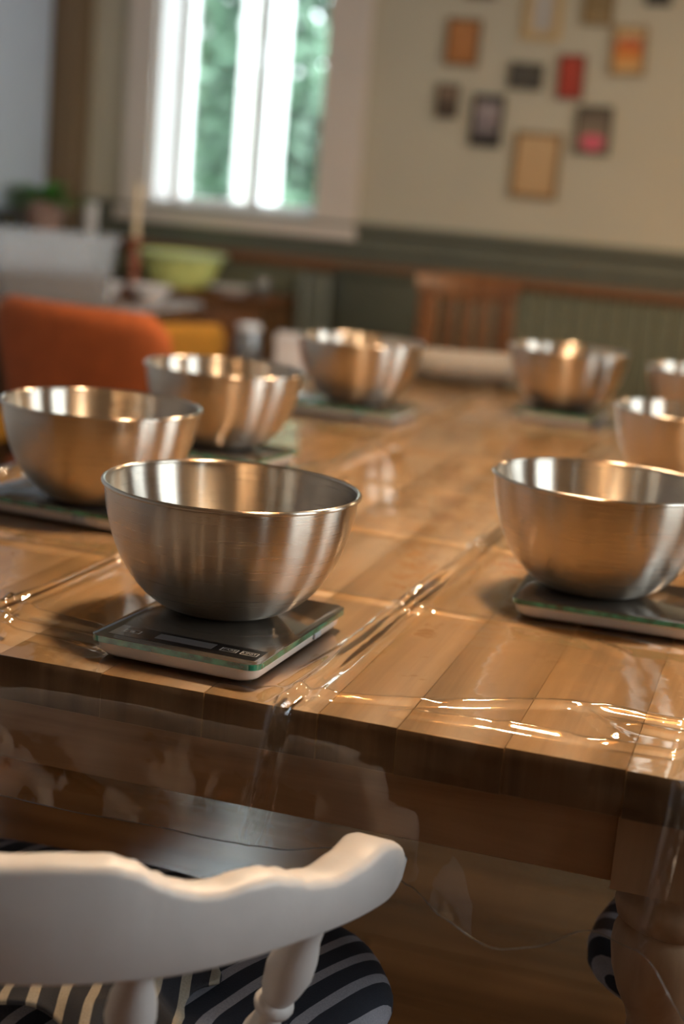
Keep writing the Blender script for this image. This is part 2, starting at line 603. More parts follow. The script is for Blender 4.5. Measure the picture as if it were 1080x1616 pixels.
# dado moulding, wooden strip, tongue-and-groove boards, skirting on the back wall
prof = [(0, .900), (-.020, .900), (-.020, .925), (-.034, .940), (-.034, .975), (-.022, .985), (-.022, 1.005), (-.045, 1.020), (-.045, 1.042), (0, 1.050)]
mb = MB()
mb.rings([[(xx, YB + d, z) for d, z in prof] for xx in (XL, XR)])
struct(mb.build('trim_1', 'sage'))
struct(MB().box((XL, YB - .026, .858), (XR, YB, .900)).build('trim_2', 'strip_wood', bevel=.004))
struct(MB().box((XL, YB - .024, 0), (XR, YB, .12)).build('baseboard_back', 'sage', bevel=.004))
bw = 0.062
x = XL
first = None
while x < XR - .01:
    if first is None:
        first = MB().box((.0025, -.013, .12), (bw - .0025, 0, .858)).build('board', 'sage_board', wall_back, bevel=.003, seg=1)
        o = first
    else:
        o = first.copy()
        COL.objects.link(o)
    o.location = (x, YB, 0)
    x += bw
struct(MB().box((XL, YB - .12, 0), (XL + .12, YB - .0, ZC)).build('trim_3', 'post', bevel=.006))
for nm, b in (('baseboard_left', ((XL, YF, 0), (XL + .02, YB - .12, .12))), ('baseboard_right', ((XR - .02, YF, 0), (XR, YB, .12)))):
    struct(MB().box(*b).build(nm, 'sage', bevel=.004))


def window(name, w, h, sashes=2):
    """Casement in local XZ, inner side -Y, origin at the middle of the sill line on the inner wall face."""
    root = struct(empty(name))
    y0, y1 = .21, .29
    ft = .016
    fr = MB()
    for a, b in (((-w / 2, y0, 0), (-w / 2 + ft, y1, h)), ((w / 2 - ft, y0, 0), (w / 2, y1, h)), ((-w / 2 + ft, y0, 0), (w / 2 - ft, y1, ft)), ((-w / 2 + ft, y0, h - ft), (w / 2 - ft, y1, h))):
        fr.box(a, b)
    fr.build('window_frame', 'white_sash', root)
    MB().box((-.010, y0 - .005, ft), (.010, y1, h - ft)).build('mullion', 'white_sash', root)
    sw = (w / 2 - ft - .010)
    for s in (-1, 1):
        cx = s * (.010 + sw / 2)
        sm = MB()
        t = .014
        a0, a1 = cx - sw / 2 + .002, cx + sw / 2 - .002
        z0, z1 = ft + .002, h - ft - .002
        ya, yb = y0 + .01, y1 + .005
        for a, b in (((a0, ya, z0), (a0 + t, yb, z1)), ((a1 - t, ya, z0), (a1, yb, z1)), ((a0 + t, ya, z0), (a1 - t, yb, z0 + t)), ((a0 + t, ya, z1 - t), (a1 - t, yb, z1))):
            sm.box(a, b)
        so = sm.build('sash', 'white_sash', root)
        MB().box((a0 + t, y0 + .025, z0 + t), (a1 - t, y0 + .029, z1 - t)).build('pane', 'pane', so)
    MB().box((.006, y0 - .045, h * .42), (.018, y0 - .006, h * .42 + .10)).build('window_handle', 'ink', root, bevel=.003)
    ln = MB()
    for a, b in (((-w / 2 + .0005, .002, .013), (-w / 2 + .010, y0 - .001, h - .001)), ((w / 2 - .010, .002, .013), (w / 2 - .0005, y0 - .001, h - .001)), ((-w / 2 + .011, .002, h - .011), (w / 2 - .011, y0 - .001, h - .001))):
        ln.box(a, b)
    ln.build('reveal_lining', 'white_sash', root)
    # inner lining, casing boards and sill
    cs = MB()
    cw = .115
    for a, b in (((-w / 2 - cw, -.035, -.02), (-w / 2 - .002, -.001, h + cw)), ((w / 2 + .002, -.035, -.02), (w / 2 + cw + .05, -.001, h + cw)), ((-w / 2 - .002, -.035, h + .002), (w / 2 + .002, -.001, h + cw))):
        cs.box(a, b)
    cs.build('casing', 'white_trim', root)
    MB().box((-w / 2 - cw - .02, -.060, -.072), (w / 2 + cw + .06, -.001, -.021)).build('window_sill', 'white_trim', root, bevel=.006)
    MB().box((-w / 2 + .001, .0, .0005), (w / 2 - .001, y0, .012)).build('sill_board', 'white_sash', root)
    return root


w1 = window('window_1', .69, 1.30)
w1.location = (-1.87, YB, 1.05)
for i, (wy, ww) in enumerate(RIGHT_WINDOWS):
    w = window('window_%d' % (i + 2), ww, 1.50)
    w.location = (XR, wy, .95)
    w.rotation_euler = (0, 0, R(-90))

# ------------------------------------------------------------------ main table
TX0, TX1, TY0, TY1, TH, TT = -.70, .40, 0.0, 2.42, .76, .040
table = tag(empty('dining_table', (-.15, 1.2, 0)), 'long solid wooden plank table under clear plastic sheet carrying the steel bowls', 'table')


def part(mb, name, m, root, **k):
    o = mb.build(name, m, root, **k)
    o.matrix_parent_inverse = Matrix.Translation(-root.location)
    return o


joints = [-.70, -.60, -.50, -.40, -.298, -.199, -.105, -.005, .062, .150, .246, .326, .40]
random.seed(5)
for a, b in zip(joints[:-1], joints[1:]):
    dz = random.uniform(-.0006, 0)
    pk = part(MB().box((a + .0002, TY0 + random.uniform(-.002, .001), TH - TT), (b - .0002, TY1, TH + dz)), 'plank', 'table_wood', table, bevel=.0004, seg=1)
    pk.data.materials.append(M['end_grain_shaded'])
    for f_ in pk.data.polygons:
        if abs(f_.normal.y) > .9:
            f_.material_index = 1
part(MB().box((-.58, .070, .635), (.24, .098, TH - TT)), 'apron', 'apron_wood', table, bevel=.002)
part(MB().box((-.58, TY1 - .098, .635), (.24, TY1 - .07, TH - TT)), 'apron', 'apron_wood', table, bevel=.002)
ap = wood('apron_side_wood', (0.24, 0.12, 0.055), (0.38, 0.21, 0.105), (0.46, 0.27, 0.14), 'Y', 1.0, 0.5, 0.2, 0.1, 0.1)
for xx in (-.628, .262):
    part(MB().box((xx, .17, .635), (xx + .028, TY1 - .17, TH - TT)), 'apron', ap, table, bevel=.002)
lp = [(.001, .0), (.026, 0), (.030, .012), (.026, .03), (.030, .06), (.036, .12), (.041, .20), (.043, .26), (.036, .32), (.027, .352), (.034, .360), (.034, .376), (.026, .384), (.029, .42), (.030, .47), (.028, .495), (.032, .508), (.041, .525), (.0475, .545), (.0505, .565), (.0495, .578), (.0455, .587), (.042, .590), (.049, .595), (.0515, .604), (.050, .615), (.043, .620), (.041, .628), (.044, .633), (.001, .634)]
for lx, ly in ((-.633, .115), (.293, .115), (-.633, TY1 - .115), (.293, TY1 - .115)):
    l = MB().lathe(lp, 40).box((-.053, -.053, .632), (.053, .053, TH - TT)).build('leg', 'leg_wood', table, smooth=True)
    l.location = (lx + .15, ly - 1.2, 0)

# ------------------------------------------------------------------ bowls and scales: where they stand
BOWLS = {  # x, y, and the scale's centre and turn
    'A': (-.157, .172), 'B': (.152, .470), 'C': (-.464, .534), 'D': (-.490, 1.010),
    'E': (-.465, 1.652), 'F': (-.113, 1.932), 'G': (.195, 1.156), 'H': (.174, 1.810)}
SCALES = {'A': (-.142, .137, R(-3)), 'B': (.190, .459, R(92)), 'C': (-.487, .546, R(-94)), 'D': (-.500, 1.000, R(-98)),
          'E': (-.470, 1.640, R(-92)), 'F': (-.113, 1.945, R(178)), 'G': (.205, 1.155, R(90)), 'H': (.185, 1.80, R(88))}

# ------------------------------------------------------------------ clear plastic sheet
YC = [.352, .675, .998, 1.32, 1.645, 1.97, 2.29]
XCS = [-.680, -.357, -.034, .292]


def seg_dist(x, y, ax, ay, bx, by):
    dx, dy = bx - ax, by - ay
    t = max(0, min(1, ((x - ax) * dx + (y - ay) * dy) / (dx * dx + dy * dy)))
    return math.hypot(x - ax - t * dx, y - ay - t * dy), t


FOLDS = [((-.033, .030), (.083, .070), .0035), ((.083, .070), (.185, .130), .004), ((.185, .130), (.41, .118), .005),
         ((.05, .030), (.133, .040), .003), ((.133, .040), (.20, .042), .004), ((.20, .042), (.41, .058), .004), ((.185, .13), (.24, .06), .003), ((.22, .10), (.41, .085), .004),
         ((-.36, .125), (-.24, .105), .004), ((-.70, .115), (-.36, .125), .005), ((-.55, .06), (-.25, .05), .004), ((-.50, .085), (-.235, .078), .003), ((-.36, .10), (-.30, .03), .003), ((-.25, .045), (-.05, .012), .003), ((-.10, .015), (-.034, .03), .003),
         ((-.023, .352), (.005, .33), .004), ((-.034, .20), (-.06, .02), .002), ((.16, .352), (.21, .30), .0025)]


def sheet_h(x, y):
    n1 = noise.noise(Vector((x * 7, y * 5, 1.3)))
    n2 = noise.noise(Vector((x * 19, y * 15, 7.7)))
    h = .0022 + .0014 * n1 + .0005 * n2
    for i, xc in enumerate(XCS):
        c = xc + (.030 * y if i == 2 else .018 * y) + .0045 * noise.noise(Vector((y * 9, i * 5.1, 0)))
        d = x - c
        a = .0135 * (.70 + .8 * noise.noise(Vector((y * 6, i * 3.3, 4.0))))
        if i == 2 and y < .5:
            a *= 1.15
        w = .0085 if d < 0 else .0060
        h += a * math.exp(-(d / w) ** 2)
        h += .35 * a * math.exp(-((d - .019) / .007) ** 2)
    for j, yc in enumerate(YC):
        c = yc + .006 * noise.noise(Vector((x * 6, j * 4.7, 2.0)))
        d = y - c
        a = .0042 * (.7 + .6 * noise.noise(Vector((x * 8, j * 2.1, 9.0))))
        h += a * math.exp(-(d / .009) ** 2)
    for (a, b, s) in FOLDS:
        d, t = seg_dist(x, y, *a, *b)
        if d < .04:
            h += 1.25 * s * math.exp(-(d / .0065) ** 2) * min(1, 6 * t + .25) * min(1, 6 * (1 - t) + .25)
    # pressed flat under the scales
    for k, (sx, sy, sr) in SCALES.items():
        dx, dy = x - sx, y - sy
        c, s = math.cos(-sr), math.sin(-sr)
        lx, ly = abs(dx * c - dy * s) - .080, abs(dx * s + dy * c) - .1125
        q = max(lx, ly)
        f = min(1, max(0, (q + .004) / .02))
        h = .0016 + (h - .0016) * f
    return max(.0012, h)


def axis_lines(a, b, base, fine, at, w=.02, extra=None):
    s = set()
    x = a
    while x < b:
        s.add(round(x, 5))
        x += base if not extra or x > extra[0] else extra[1]
    s.add(round(b, 5))
    for c in at:
        x = c - w
        while x < c + w:
            if a < x < b:
                s.add(round(x, 5))
            x += fine
    r = sorted(s)
    out = [r[0]]
    for v in r[1:-1]:
        if v - out[-1] > .0011 and r[-1] - v > .0011:
            out.append(v)
    return out + [r[-1]]


OV = .007
us = axis_lines(TX0 - OV, TX1 + OV, .0062, .0020, [c + .014 for c in XCS], .032)
vs = axis_lines(TY0 - OV, TY1 + OV, .013, .0026, [.35, .05, .12], .014, extra=(.8, .0055))
nu, nv = len(us), len(vs)
pts, fcs = [], []
for j, y in enumerate(vs):
    for i, x in enumerate(us):
        pts.append((x, y, TH + sheet_h(x, y)))
for j in range(nv - 1):
    for i in range(nu - 1):
        a = j * nu + i
        fcs.append((a, a + 1, a + nu + 1, a + nu))
border = [i for i in range(nu)] + [j * nu + nu - 1 for j in range(1, nv)] + [(nv - 1) * nu + i for i in range(nu - 2, -1, -1)] + [j * nu for j in range(nv - 2, 0, -1)]
HEM = [(-.72, .150), (-.60, .128), (-.30, .118), (-.10, .114), (-.026, .112), (.03, .100), (.06, .098), (.088, .118), (.12, .134), (.167, .141), (.197, .137), (.235, .122), (.27, .132), (.33, .19), (.42, .23)]


def lerp_table(t, x):
    if x <= t[0][0]:
        return t[0][1]
    for (a, va), (b, vb) in zip(t[:-1], t[1:]):
        if x <= b:
            k = (x - a) / (b - a)
            k = k * k * (3 - 2 * k)
            return va + (vb - va) * k
    return t[-1][1]


NR = 26
prev = border
for s in range(1, NR + 1):
    k = s / NR
    ring = []
    for bi in border:
        bx, by, bz = pts[bi]
        dx0, dx1, dy0, dy1 = bx - us[0], us[-1] - bx, by - vs[0], vs[-1] - by
        W = .16
        nx = -max(0, 1 - dx0 / W) ** 2 + max(0, 1 - dx1 / W) ** 2
        ny = -max(0, 1 - dy0 / W) ** 2 + max(0, 1 - dy1 / W) ** 2
        n = Vector((nx, ny, 0))
        corner = min(abs(nx), abs(ny))
        n.normalize()
        onfront = dy0 < 1e-4
        drop = lerp_table(HEM, bx) if onfront else .125 + .105 * corner + .01 * noise.noise(Vector((bx * 5, by * 5, 3)))
        t = bx if (onfront or dy1 < 1e-4) else by
        out = .006 * min(1, k * 8) + .010 * k * (1 + noise.noise(Vector((t * 9, k * 1.2, 5)))) + .0012 * noise.noise(Vector((t * 24, k * 3, 8))) * k
        out += .055 * corner * k * (1 + .5 * math.sin(t * 90)) + .02 * corner * math.sin(t * 150) * k
        if onfront:
            h = 0
            for i, xc in enumerate(XCS):
                d = bx - (xc - .014 * k)
                h += .019 * math.exp(-(d / .0050) ** 2) * (1 - .25 * k) * min(1, max(0, (1.02 - k) * 6))
            out += h
            out += .030 * math.exp(-((bx - .17) / .05) ** 2) * k * k
        edge = .006 * (1 - math.exp(-k * 30))
        q = Vector((bx, by, 0)) + n * (out)
        ring.append(len(pts))
        pts.append((q.x, q.y, TH + (bz - TH) * math.exp(-k * 9) - drop * k - .002 * (1 - math.exp(-k * 20))))
    nb = len(border)
    for i in range(nb):
        i2 = (i + 1) % nb
        fcs.append((prev[i], ring[i], ring[i2], prev[i2]))
    prev = ring
mb = MB()
mb.add(pts, fcs)
sheet = mb.build('plastic_tablecloth', 'vinyl', smooth=True)
for p in sheet.data.polygons:
    p.use_smooth = True
hv = [pts[i] for i in prev]
nh = len(hv)
hm = MB()
hvs, hfs = [], []
for i in range(nh):
    a_, b_ = Vector(hv[(i - 2) % nh]), Vector(hv[(i + 2) % nh])
    d_ = (b_ - a_).normalized()
    n_ = d_.cross(Vector((0, 0, 1))).normalized()
    u_ = n_.cross(d_)
    for k in range(6):
        t_ = 2 * PI * k / 6
        q = Vector(hv[i]) + (n_ * math.cos(t_) + u_ * math.sin(t_)) * .0006
        hvs.append(q)
for i in range(nh):
    i2 = (i + 1) % nh
    for k in range(6):
        k2 = (k + 1) % 6
        hfs.append((i * 6 + k, i * 6 + k2, i2 * 6 + k2, i2 * 6 + k))
hm.add(hvs, hfs).build('hem', 'vinyl_edge', sheet, smooth=True)
tag(sheet, 'clear plastic sheet with fold creases covering and overhanging the wooden table', 'tablecloth')


# ------------------------------------------------------------------ kitchen scale (display at local -Y)
def make_scale():
    root = empty('kitchen_scale')
    hx, hy = .080, .1125
    b = MB()
    b.rings([rrect(hx - .014, hy - .014, .016, 6, z=.0015), rrect(hx - .008, hy - .008, .016, 6, z=.0028), rrect(hx - .0045, hy - .0045, .015, 6, z=.0062), rrect(hx - .003, hy - .003, .013, 6, z=.0155)])
    b.build('body', 'white_plastic', root, smooth=True)
    gp = MB()
    gp.rings([rrect(hx, hy, .012, 7, z=.0155), rrect(hx, hy, .012, 7, z=.0208)], cap=False)
    e = gp.build('glass_edge', 'glass_edge', root, smooth=True)
    e['label'] = 'green polished edge of the glass plate'
    g = MB()
    g.rings([rrect(hx, hy, .012, 7, z=.0208), rrect(hx - .0012, hy - .0012, .011, 7, z=.0214)])
    pl = g.build('glass_plate', 'plate_top', root, smooth=True)
    z = .02145
    pn = MB().box((-.066, -.102, z), (.073, -.072, z + .0002)).build('control_panel', 'panel', root)
    z2 = z + .0002
    MB().box((-.026, -.093, z2), (.028, -.078, z2 + .0002)).build('display', 'lcd', pn)
    for nm, cx, txt in (('power_button', -.050, None), ('tare_button', .043, 'TARE'), ('unit_button', .062, 'UNIT')):
        w = .0078 if txt else .0075
        mbb = MB()
        cy = -.0865
        h2 = .0045
        t = .0006
        for a, b_ in (((cx - w, cy - h2), (cx + w, cy - h2 + t)), ((cx - w, cy + h2 - t), (cx + w, cy + h2)), ((cx - w, cy - h2), (cx - w + t, cy + h2)), ((cx + w - t, cy - h2), (cx + w, cy + h2))):
            mbb.box((*a, z2), (*b_, z2 + .0002))
        bt = mbb.build(nm, 'ink', pn)
        if txt:
            text_mesh('lettering', txt, .0056, 'ink', bt, (cx, cy, z2 + .0003))
        else:
            MB().lathe([(.0016, 0), (.0022, 0), (.0022, .0002), (.0016, .0002)], 16, (cx, cy, z2), close=True).box((cx - .0003, cy, z2), (cx + .0003, cy + .003, z2 + .0002)).build('power_symbol', 'ink', bt)
    fm = None
    for sx in (-1, 1):
        for sy in (-1, 1):
            if fm is None:
                fm = MB().lathe([(.001, 0), (.009, 0), (.0105, .001), (.0105, .0035), (.001, .0035)], 18).build('foot', 'foot', root, smooth=True)
                o = fm
            else:
                o = fm.copy()
                COL.objects.link(o)
            o.location = (sx * .055, sy * .088, 0)
    MB().box((hx - .0040, .030, .0078), (hx - .0015, .046, .0142)).build('unit_switch', 'foot', root, bevel=.0005, seg=1)
    return root


def make_bowl():
    o_ = [(.0005, .0006), (.020, .0004), (.034, .0001)]
    for k in range(1, 61):
        t = PI / 2 * k / 60
        z = .1165 * (1 - math.cos(t))
        o_.append((.038 + .0755 * math.sin(t) + .0045 * (z / .1165) ** 1.6, z + .0001))
    i_ = [(max(.0005, r - .0009), z + .0009) for r, z in reversed(o_)]
    bowl = MB().lathe(o_ + i_, 96).build('mixing_bowl', 'steel', smooth=True)
    for p in bowl.data.polygons:
        p.use_smooth = True
    rp = [(.1187 + .0024 * math.cos(t), .1172 + .0022 * math.sin(t)) for t in [2 * PI * k / 12 for k in range(12)]]
    MB().lathe(rp, 96, close=True).build('rolled_rim', 'steel', bowl, smooth=True)
    return bowl


BL = {'A': 'brushed steel mixing bowl nearest the camera, whole, on the scale with visible display',
      'B': 'brushed steel bowl cut by the right photo edge, largest one there',
      'C': 'brushed steel bowl at the left photo edge in front of the orange chair',
      'D': 'brushed steel bowl behind the leftmost bowl, in front of the mustard chair',
      'E': 'brushed steel bowl at far left end of table beside the folded beige cloth',
      'F': 'brushed steel bowl at the far table end, right of the folded beige cloth',
      'G': 'brushed steel bowl cut by the right edge, directly behind the big right bowl',
      'H': 'smallest looking brushed steel bowl, peeking in at the far right edge'}
SL = {'A': 'glass kitchen scale with display and buttons facing the camera at the table front',
      'B': 'glass kitchen scale with green edge under the large bowl at right',
      'C': 'glass kitchen scale under the bowl at the left photo edge',
      'D': 'glass kitchen scale under the second bowl of the left row',
      'E': 'glass kitchen scale under the third bowl of the left row, farthest back',
      'F': 'glass kitchen scale under the bowl at the far table end',
      'G': 'glass kitchen scale under the second bowl of the right row',
      'H': 'glass kitchen scale under the farthest bowl of the right row'}
sc0, b0 = make_scale(), make_bowl()
ZS = TH + .0018
for i, k in enumerate('ABCDEFGH'):
    s = sc0 if i == 0 else copy_tree(sc0)
    sx, sy, sr = SCALES[k]
    s.location = (sx, sy, ZS)
    s.rotation_euler = (0, 0, sr)
    tag(s, SL[k], 'kitchen scale', 'kitchen scales along the table')
    b = b0 if i == 0 else copy_tree(b0)
    b.location = (BOWLS[k][0], BOWLS[k][1], ZS + .0216)
    b.rotation_euler = (0, 0, i * 1.3)
    tag(b, BL[k], 'bowl', 'steel mixing bowls along the table')

# ------------------------------------------------------------------ white bow-back armchair (faces +Y, origin at seat centre on the floor)
TOPZ = [(0, .722), (17, .722), (25, .7245), (32, .7240), (35.8, .7185), (39.2, .7085), (42, .702), (45.4, .6975), (49, .6965), (52.7, .6990), (56.7, .6985), (60.3, .693), (65, .6845), (70, .6800), (76, .6830), (82, .6890), (86, .689), (90, .685)]
BOTZ = [(0, .635), (40, .6375), (60, .6395), (80, .637), (90, .634)]


def make_armchair():
    root = empty('white_armchair')
    RR, TK = .290, .030
    mb = MB()
    rings = []
    N = 150
    A = 88.0
    for i in range(N + 1):
        ph = -A + 2 * A * i / N
        a = abs(ph)
        zt, zb = lerp_table(TOPZ, a), lerp_table(BOTZ, a)
        # rounded tip
        e = max(0, (a - 81) / 7)
        sh = 1 - math.sqrt(max(0.0004, 1 - e * e))
        zm = zb + (zt - zb) * .55
        zt = zt + (zm - zt) * sh
        zb = zb + (zm - zb) * sh
        dr, dx = math.sin(R(ph)), -math.cos(R(ph))
        tk = TK * (1 + .35 * min(1, max(0, (a - 55) / 30)))
        ro = RR + .014 * max(0, (a - 58) / 30) ** 2
        ri = ro - tk
        rr = min(.007, (zt - zb) * .35)
        sec = [(ro, zb + .003), (ro, zt - rr), (ro - rr * .3, zt - rr * .3), (ro - rr, zt), (ri + rr, zt), (ri + rr * .3, zt - rr * .3), (ri, zt - rr), (ri, zb + .003), (ri + .003, zb), (ro - .003, zb)]
        rings.append([(r * dr, r * dx, z) for r, z in sec])
    mb.rings(rings)
    rail = mb.build('back_rail', 'white_paint', root, smooth=True)
    # seat
    st = MB()

    def outline(k, z):
        pts = []
        for i in range(48):
            t = 2 * PI * i / 48
            r = 1.0 / (abs(math.cos(t)) ** 3.2 + abs(math.sin(t)) ** 3.2) ** (1 / 3.2)
            fw_ = .88 + .26 * min(1, max(0, (math.sin(t) + .4) / .8))
            pts.append((.225 * fw_ * k * r * math.cos(t), .215 * k * r * math.sin(t), z))
        return pts
    st.rings([outline(.93, .408), outline(1.0, .418), outline(1.0, .436), outline(.96, .446), outline(.80, .444), outline(.4, .438)])
    st.build('seat', 'white_paint', root, smooth=True)
    # turned spindles
    spr = [(0, .008), (.05, .0085), (.12, .010), (.25, .0135), (.36, .0165), (.45, .0150), (.52, .0105), (.545, .0100), (.555, .0150), (.575, .0165), (.595, .0150), (.605, .0120), (.66, .0160), (.74, .0190), (.82, .0175), (.90, .0130), (.96, .0120), (1, .0130)]
    for a in (-69, -37.5, -7, 7, 37.5, 69):
        s, c = math.sin(R(a)), -math.cos(R(a))
        top = Vector((.274 * s, .274 * c, lerp_table(BOTZ, abs(a)) + .006))
        bot = Vector((.198 * s, .190 * c + .005, .440))
        pts_, rad = [], []
        for t, r in spr:
            pts_.append(bot.lerp(top, t))
            rad.append(r)
        MB().tube(pts_, rad, 18).build('spindle', 'white_paint', root, smooth=True)
    for sx in (-1, 1):
        for sy in (-1, 1):
            top = Vector((sx * .150, sy * .140, .412))
            bot = Vector((sx * .205, sy * .190, 0))
            prf = [(0, .012), (.05, .014), (.2, .018), (.35, .022), (.42, .024), (.45, .018), (.47, .023), (.50, .018), (.6, .024), (.75, .022), (.88, .016), (1, .016)]
            MB().tube([bot.lerp(top, t) for t, r in prf], [r for t, r in prf], 16).build('leg', 'white_paint', root, smooth=True)
    for sx in (-1, 1):
        MB().tube([(sx * .187, -.174, .135), (sx * .187, 0, .135), (sx * .187, .174, .135)], [.009, .014, .009], 12).build('stretcher', 'white_paint', root, smooth=True)
    MB().tube([(-.185, 0, .135), (0, 0, .135), (.185, 0, .135)], [.009, .014, .009], 12).build('stretcher', 'white_paint', root, smooth=True)
    return root


ch1 = make_armchair()
ch1.location = (-.216, -.022, 0)
tag(ch1, 'white painted bow-back wooden armchair in the foreground, pushed to the table front', 'chair', 'white painted armchairs')
ch2 = copy_tree(ch1)
ch2.location = (.515, .42, 0)
ch2.rotation_euler = (0, 0, R(90))
tag(ch2, 'white wooden armchair at the right table side, mostly hidden behind the table leg', 'chair', 'white painted armchairs')


def make_cushion(name, m, hx, hy, th):
    mb = MB()
    n = 64
    rings = []
    for k in range(-10, 11):
        t = k / 10
        z = .5 * th * math.sin(t * PI / 2)
        sc_ = math.cos(t * PI / 2) ** .20 if abs(t) < 1 else 0.02
        rg = []
        for i in range(n):
            a = 2 * PI * i / n
            p = 3.6
            r = 1.0 / (abs(math.cos(a)) ** p + abs(math.sin(a)) ** p) ** (1 / p)
            wob = 1 + .02 * math.sin(5 * a + 1) + .012 * math.sin(9 * a)
            s2 = .12 + .88 * sc_ if abs(t) < 1 else .12
            yy = hy * r * math.sin(a) * s2
            kk = min(1, max(0, (yy + .108) / .055))
            wob *= 1
            taper = .56 + .44 * kk * kk * (3 - 2 * kk)
            rg.append((hx * taper * r * math.cos(a) * s2 * wob, hy * r * math.sin(a) * s2 * wob, th / 2 + z + .004 * math.sin(3 * a + 2) * (t > 0)))
        rings.append(rg)
    mb.rings(rings)
    return mb.build(name, m, smooth=True)


c1 = make_cushion('seat_cushion', 'stripe', .275, .172, .056)
c1.location = (-.216, .030, .447)
c1.rotation_euler = (0, 0, 0)
tag(c1, 'plump navy and white striped cushion on the foreground white chair', 'cushion', 'striped seat cushions')
c2 = c1.copy()
COL.objects.link(c2)
c2.location = (.412, .432, .447)
c2.rotation_euler = (0, 0, R(75))
tag(c2, 'dark striped cushion peeking out behind the turned table leg at right', 'cushion', 'striped seat cushions')
# crumpled striped cloth lying over the cushion's left half
mb = MB()
g = 40
vs_, fs_ = [], []
for j in range(g + 1):
    for i in range(g + 1):
        u, v = i / g, j / g
        x_, y_ = -.225 + .15 * u, -.150 + .15 * v
        z_ = .530 + .014 * noise.noise(Vector((u * 3, v * 3, 2))) + .005 * math.sin(u * 9 + v * 4) - .02 * max(0, u - .82) * 4
        vs_.append((x_ + .02 * noise.noise(Vector((v * 4, 1, 1))), y_ + .02 * noise.noise(Vector((u * 4, 5, 1))), z_))
for j in range(g):
    for i in range(g):
        a = j * (g + 1) + i
        fs_.append((a, a + 1, a + g + 2, a + g + 1))
cl = MB().add(vs_, fs_).build('striped_cloth', 'stripe2', smooth=True)
sm = cl.modifiers.new('thickness', 'SOLIDIFY')
sm.thickness = .004
tag(cl, 'crumpled brownish striped cloth lying on the foreground chair cushion', 'cloth')

# ------------------------------------------------------------------ upholstered chairs on the left


def make_shell_chair(name, m, w=.43, zt=.86, zb=.50, wrap=.05):
    """Upholstered chair, faces +Y, backrest at local y = 0."""
    root = empty(name)
    rings = []
    N = 28
    for j in range(N + 1):
        v = j / N
        z = zb + (zt - zb) * v
        e = max(0, (v - .86) / .14)
        ww = w / 2 * (.84 + .16 * v) * (1 - .0 * e)
        cut = 1 - .055 * e * e * 2
        th = .055 * math.sqrt(max(.03, 1 - max(0, (v - .9) / .1) ** 2)) * math.sqrt(max(.1, 1 - max(0, (.08 - v) / .08) ** 2))
        rg = []
        M_ = 20
        for side in (0, 1):
            for i in range(M_ + 1):
                t = -1 + 2 * i / M_
                if side:
                    t = -t
                x_ = ww * cut * t
                y_ = wrap * t * t + (th / 2 if side else -th / 2) * math.sqrt(max(.05, 1 - abs(t) ** 8)) - .07 * v
                zz = z - .022 * max(0, abs(t) - .85) ** 2 / .0225 * v
                rg.append((x_, y_, zz))
        rings.append(rg)
    MB().rings(rings).build('backrest', m, root, smooth=True)
    sm_ = MB()
    sm_.rings([rrect(w / 2 * .86, .20, .07, 6, 0, .215, .415), rrect(w / 2 * .98, .225, .08, 6, 0, .215, .43), rrect(w / 2, .228, .08, 6, 0, .215, .465), rrect(w / 2 * .97, .22, .08, 6, 0, .215, .488), rrect(w / 2 * .80, .18, .07, 6, 0, .215, .496)])
    sm_.build('seat', m, root, smooth=True)
    for sx in (-1, 1):
        for sy, y_ in ((-1, .05), (1, .38)):
            MB().tube([(sx * w * .47, y_ + sy * .04, 0), (sx * w * .36, y_, .42)], [.010, .013], 12).build('leg', 'black_metal', root, smooth=True)
    for sx in (-1, 1):
        MB().tube([(sx * w * .30, .06, .425), (sx * w * .30, -.012, .47), (sx * w * .30, -.018, .62)], .011, 10).build('back_bracket', 'black_metal', root, smooth=True)
    return root


oc = make_shell_chair('upholstered_chair', 'orange', .50, .875, .45)
oc.location = (-1.215, 2.02, 0)
oc.rotation_euler = (0, 0, R(-12))
tag(oc, 'burnt orange upholstered chair seen from behind at the left of the table', 'chair', 'upholstered chairs on the left')
yc = make_shell_chair('upholstered_chair', 'yellow', .40, .785, .45)
yc.location = (-1.335, 2.72, 0)
yc.rotation_euler = (0, 0, R(50))
tag(yc, 'mustard yellow upholstered chair right behind the orange chair', 'chair', 'upholstered chairs on the left')
yc2 = copy_tree(yc)
yc2.location = (-1.93, 2.32, 0)
yc2.rotation_euler = (0, 0, R(-6))
tag(yc2, 'mustard yellow chair at the left photo edge, only a sliver showing', 'chair', 'upholstered chairs on the left')

# ------------------------------------------------------------------ side table with box, candle, dishes
st_ = tag(empty('side_table', (-2.06, 3.35, 0)), 'dark wooden side table with rounded corners at left, holding box and candlestick', 'table')
mb = MB()
mb.rings([rrect(.43, .50, .14, 8, z=.715), rrect(.44, .51, .145, 8, z=.722), rrect(.44, .51, .145, 8, z=.744), rrect(.432, .502, .14, 8, z=.75)])
mb.build('tabletop', 'dark_wood', st_, smooth=True)
for sx in (-1, 1):
    for sy in (-1, 1):
        MB().tube([(sx * .30, sy * .34, 0), (sx * .28, sy * .32, .715)], [.018, .028], 14).build('leg', 'dark_wood', st_, smooth=True)
MB().box((-.25, -.30, .66), (.25, .30, .715)).build('apron', 'dark_wood', st_)

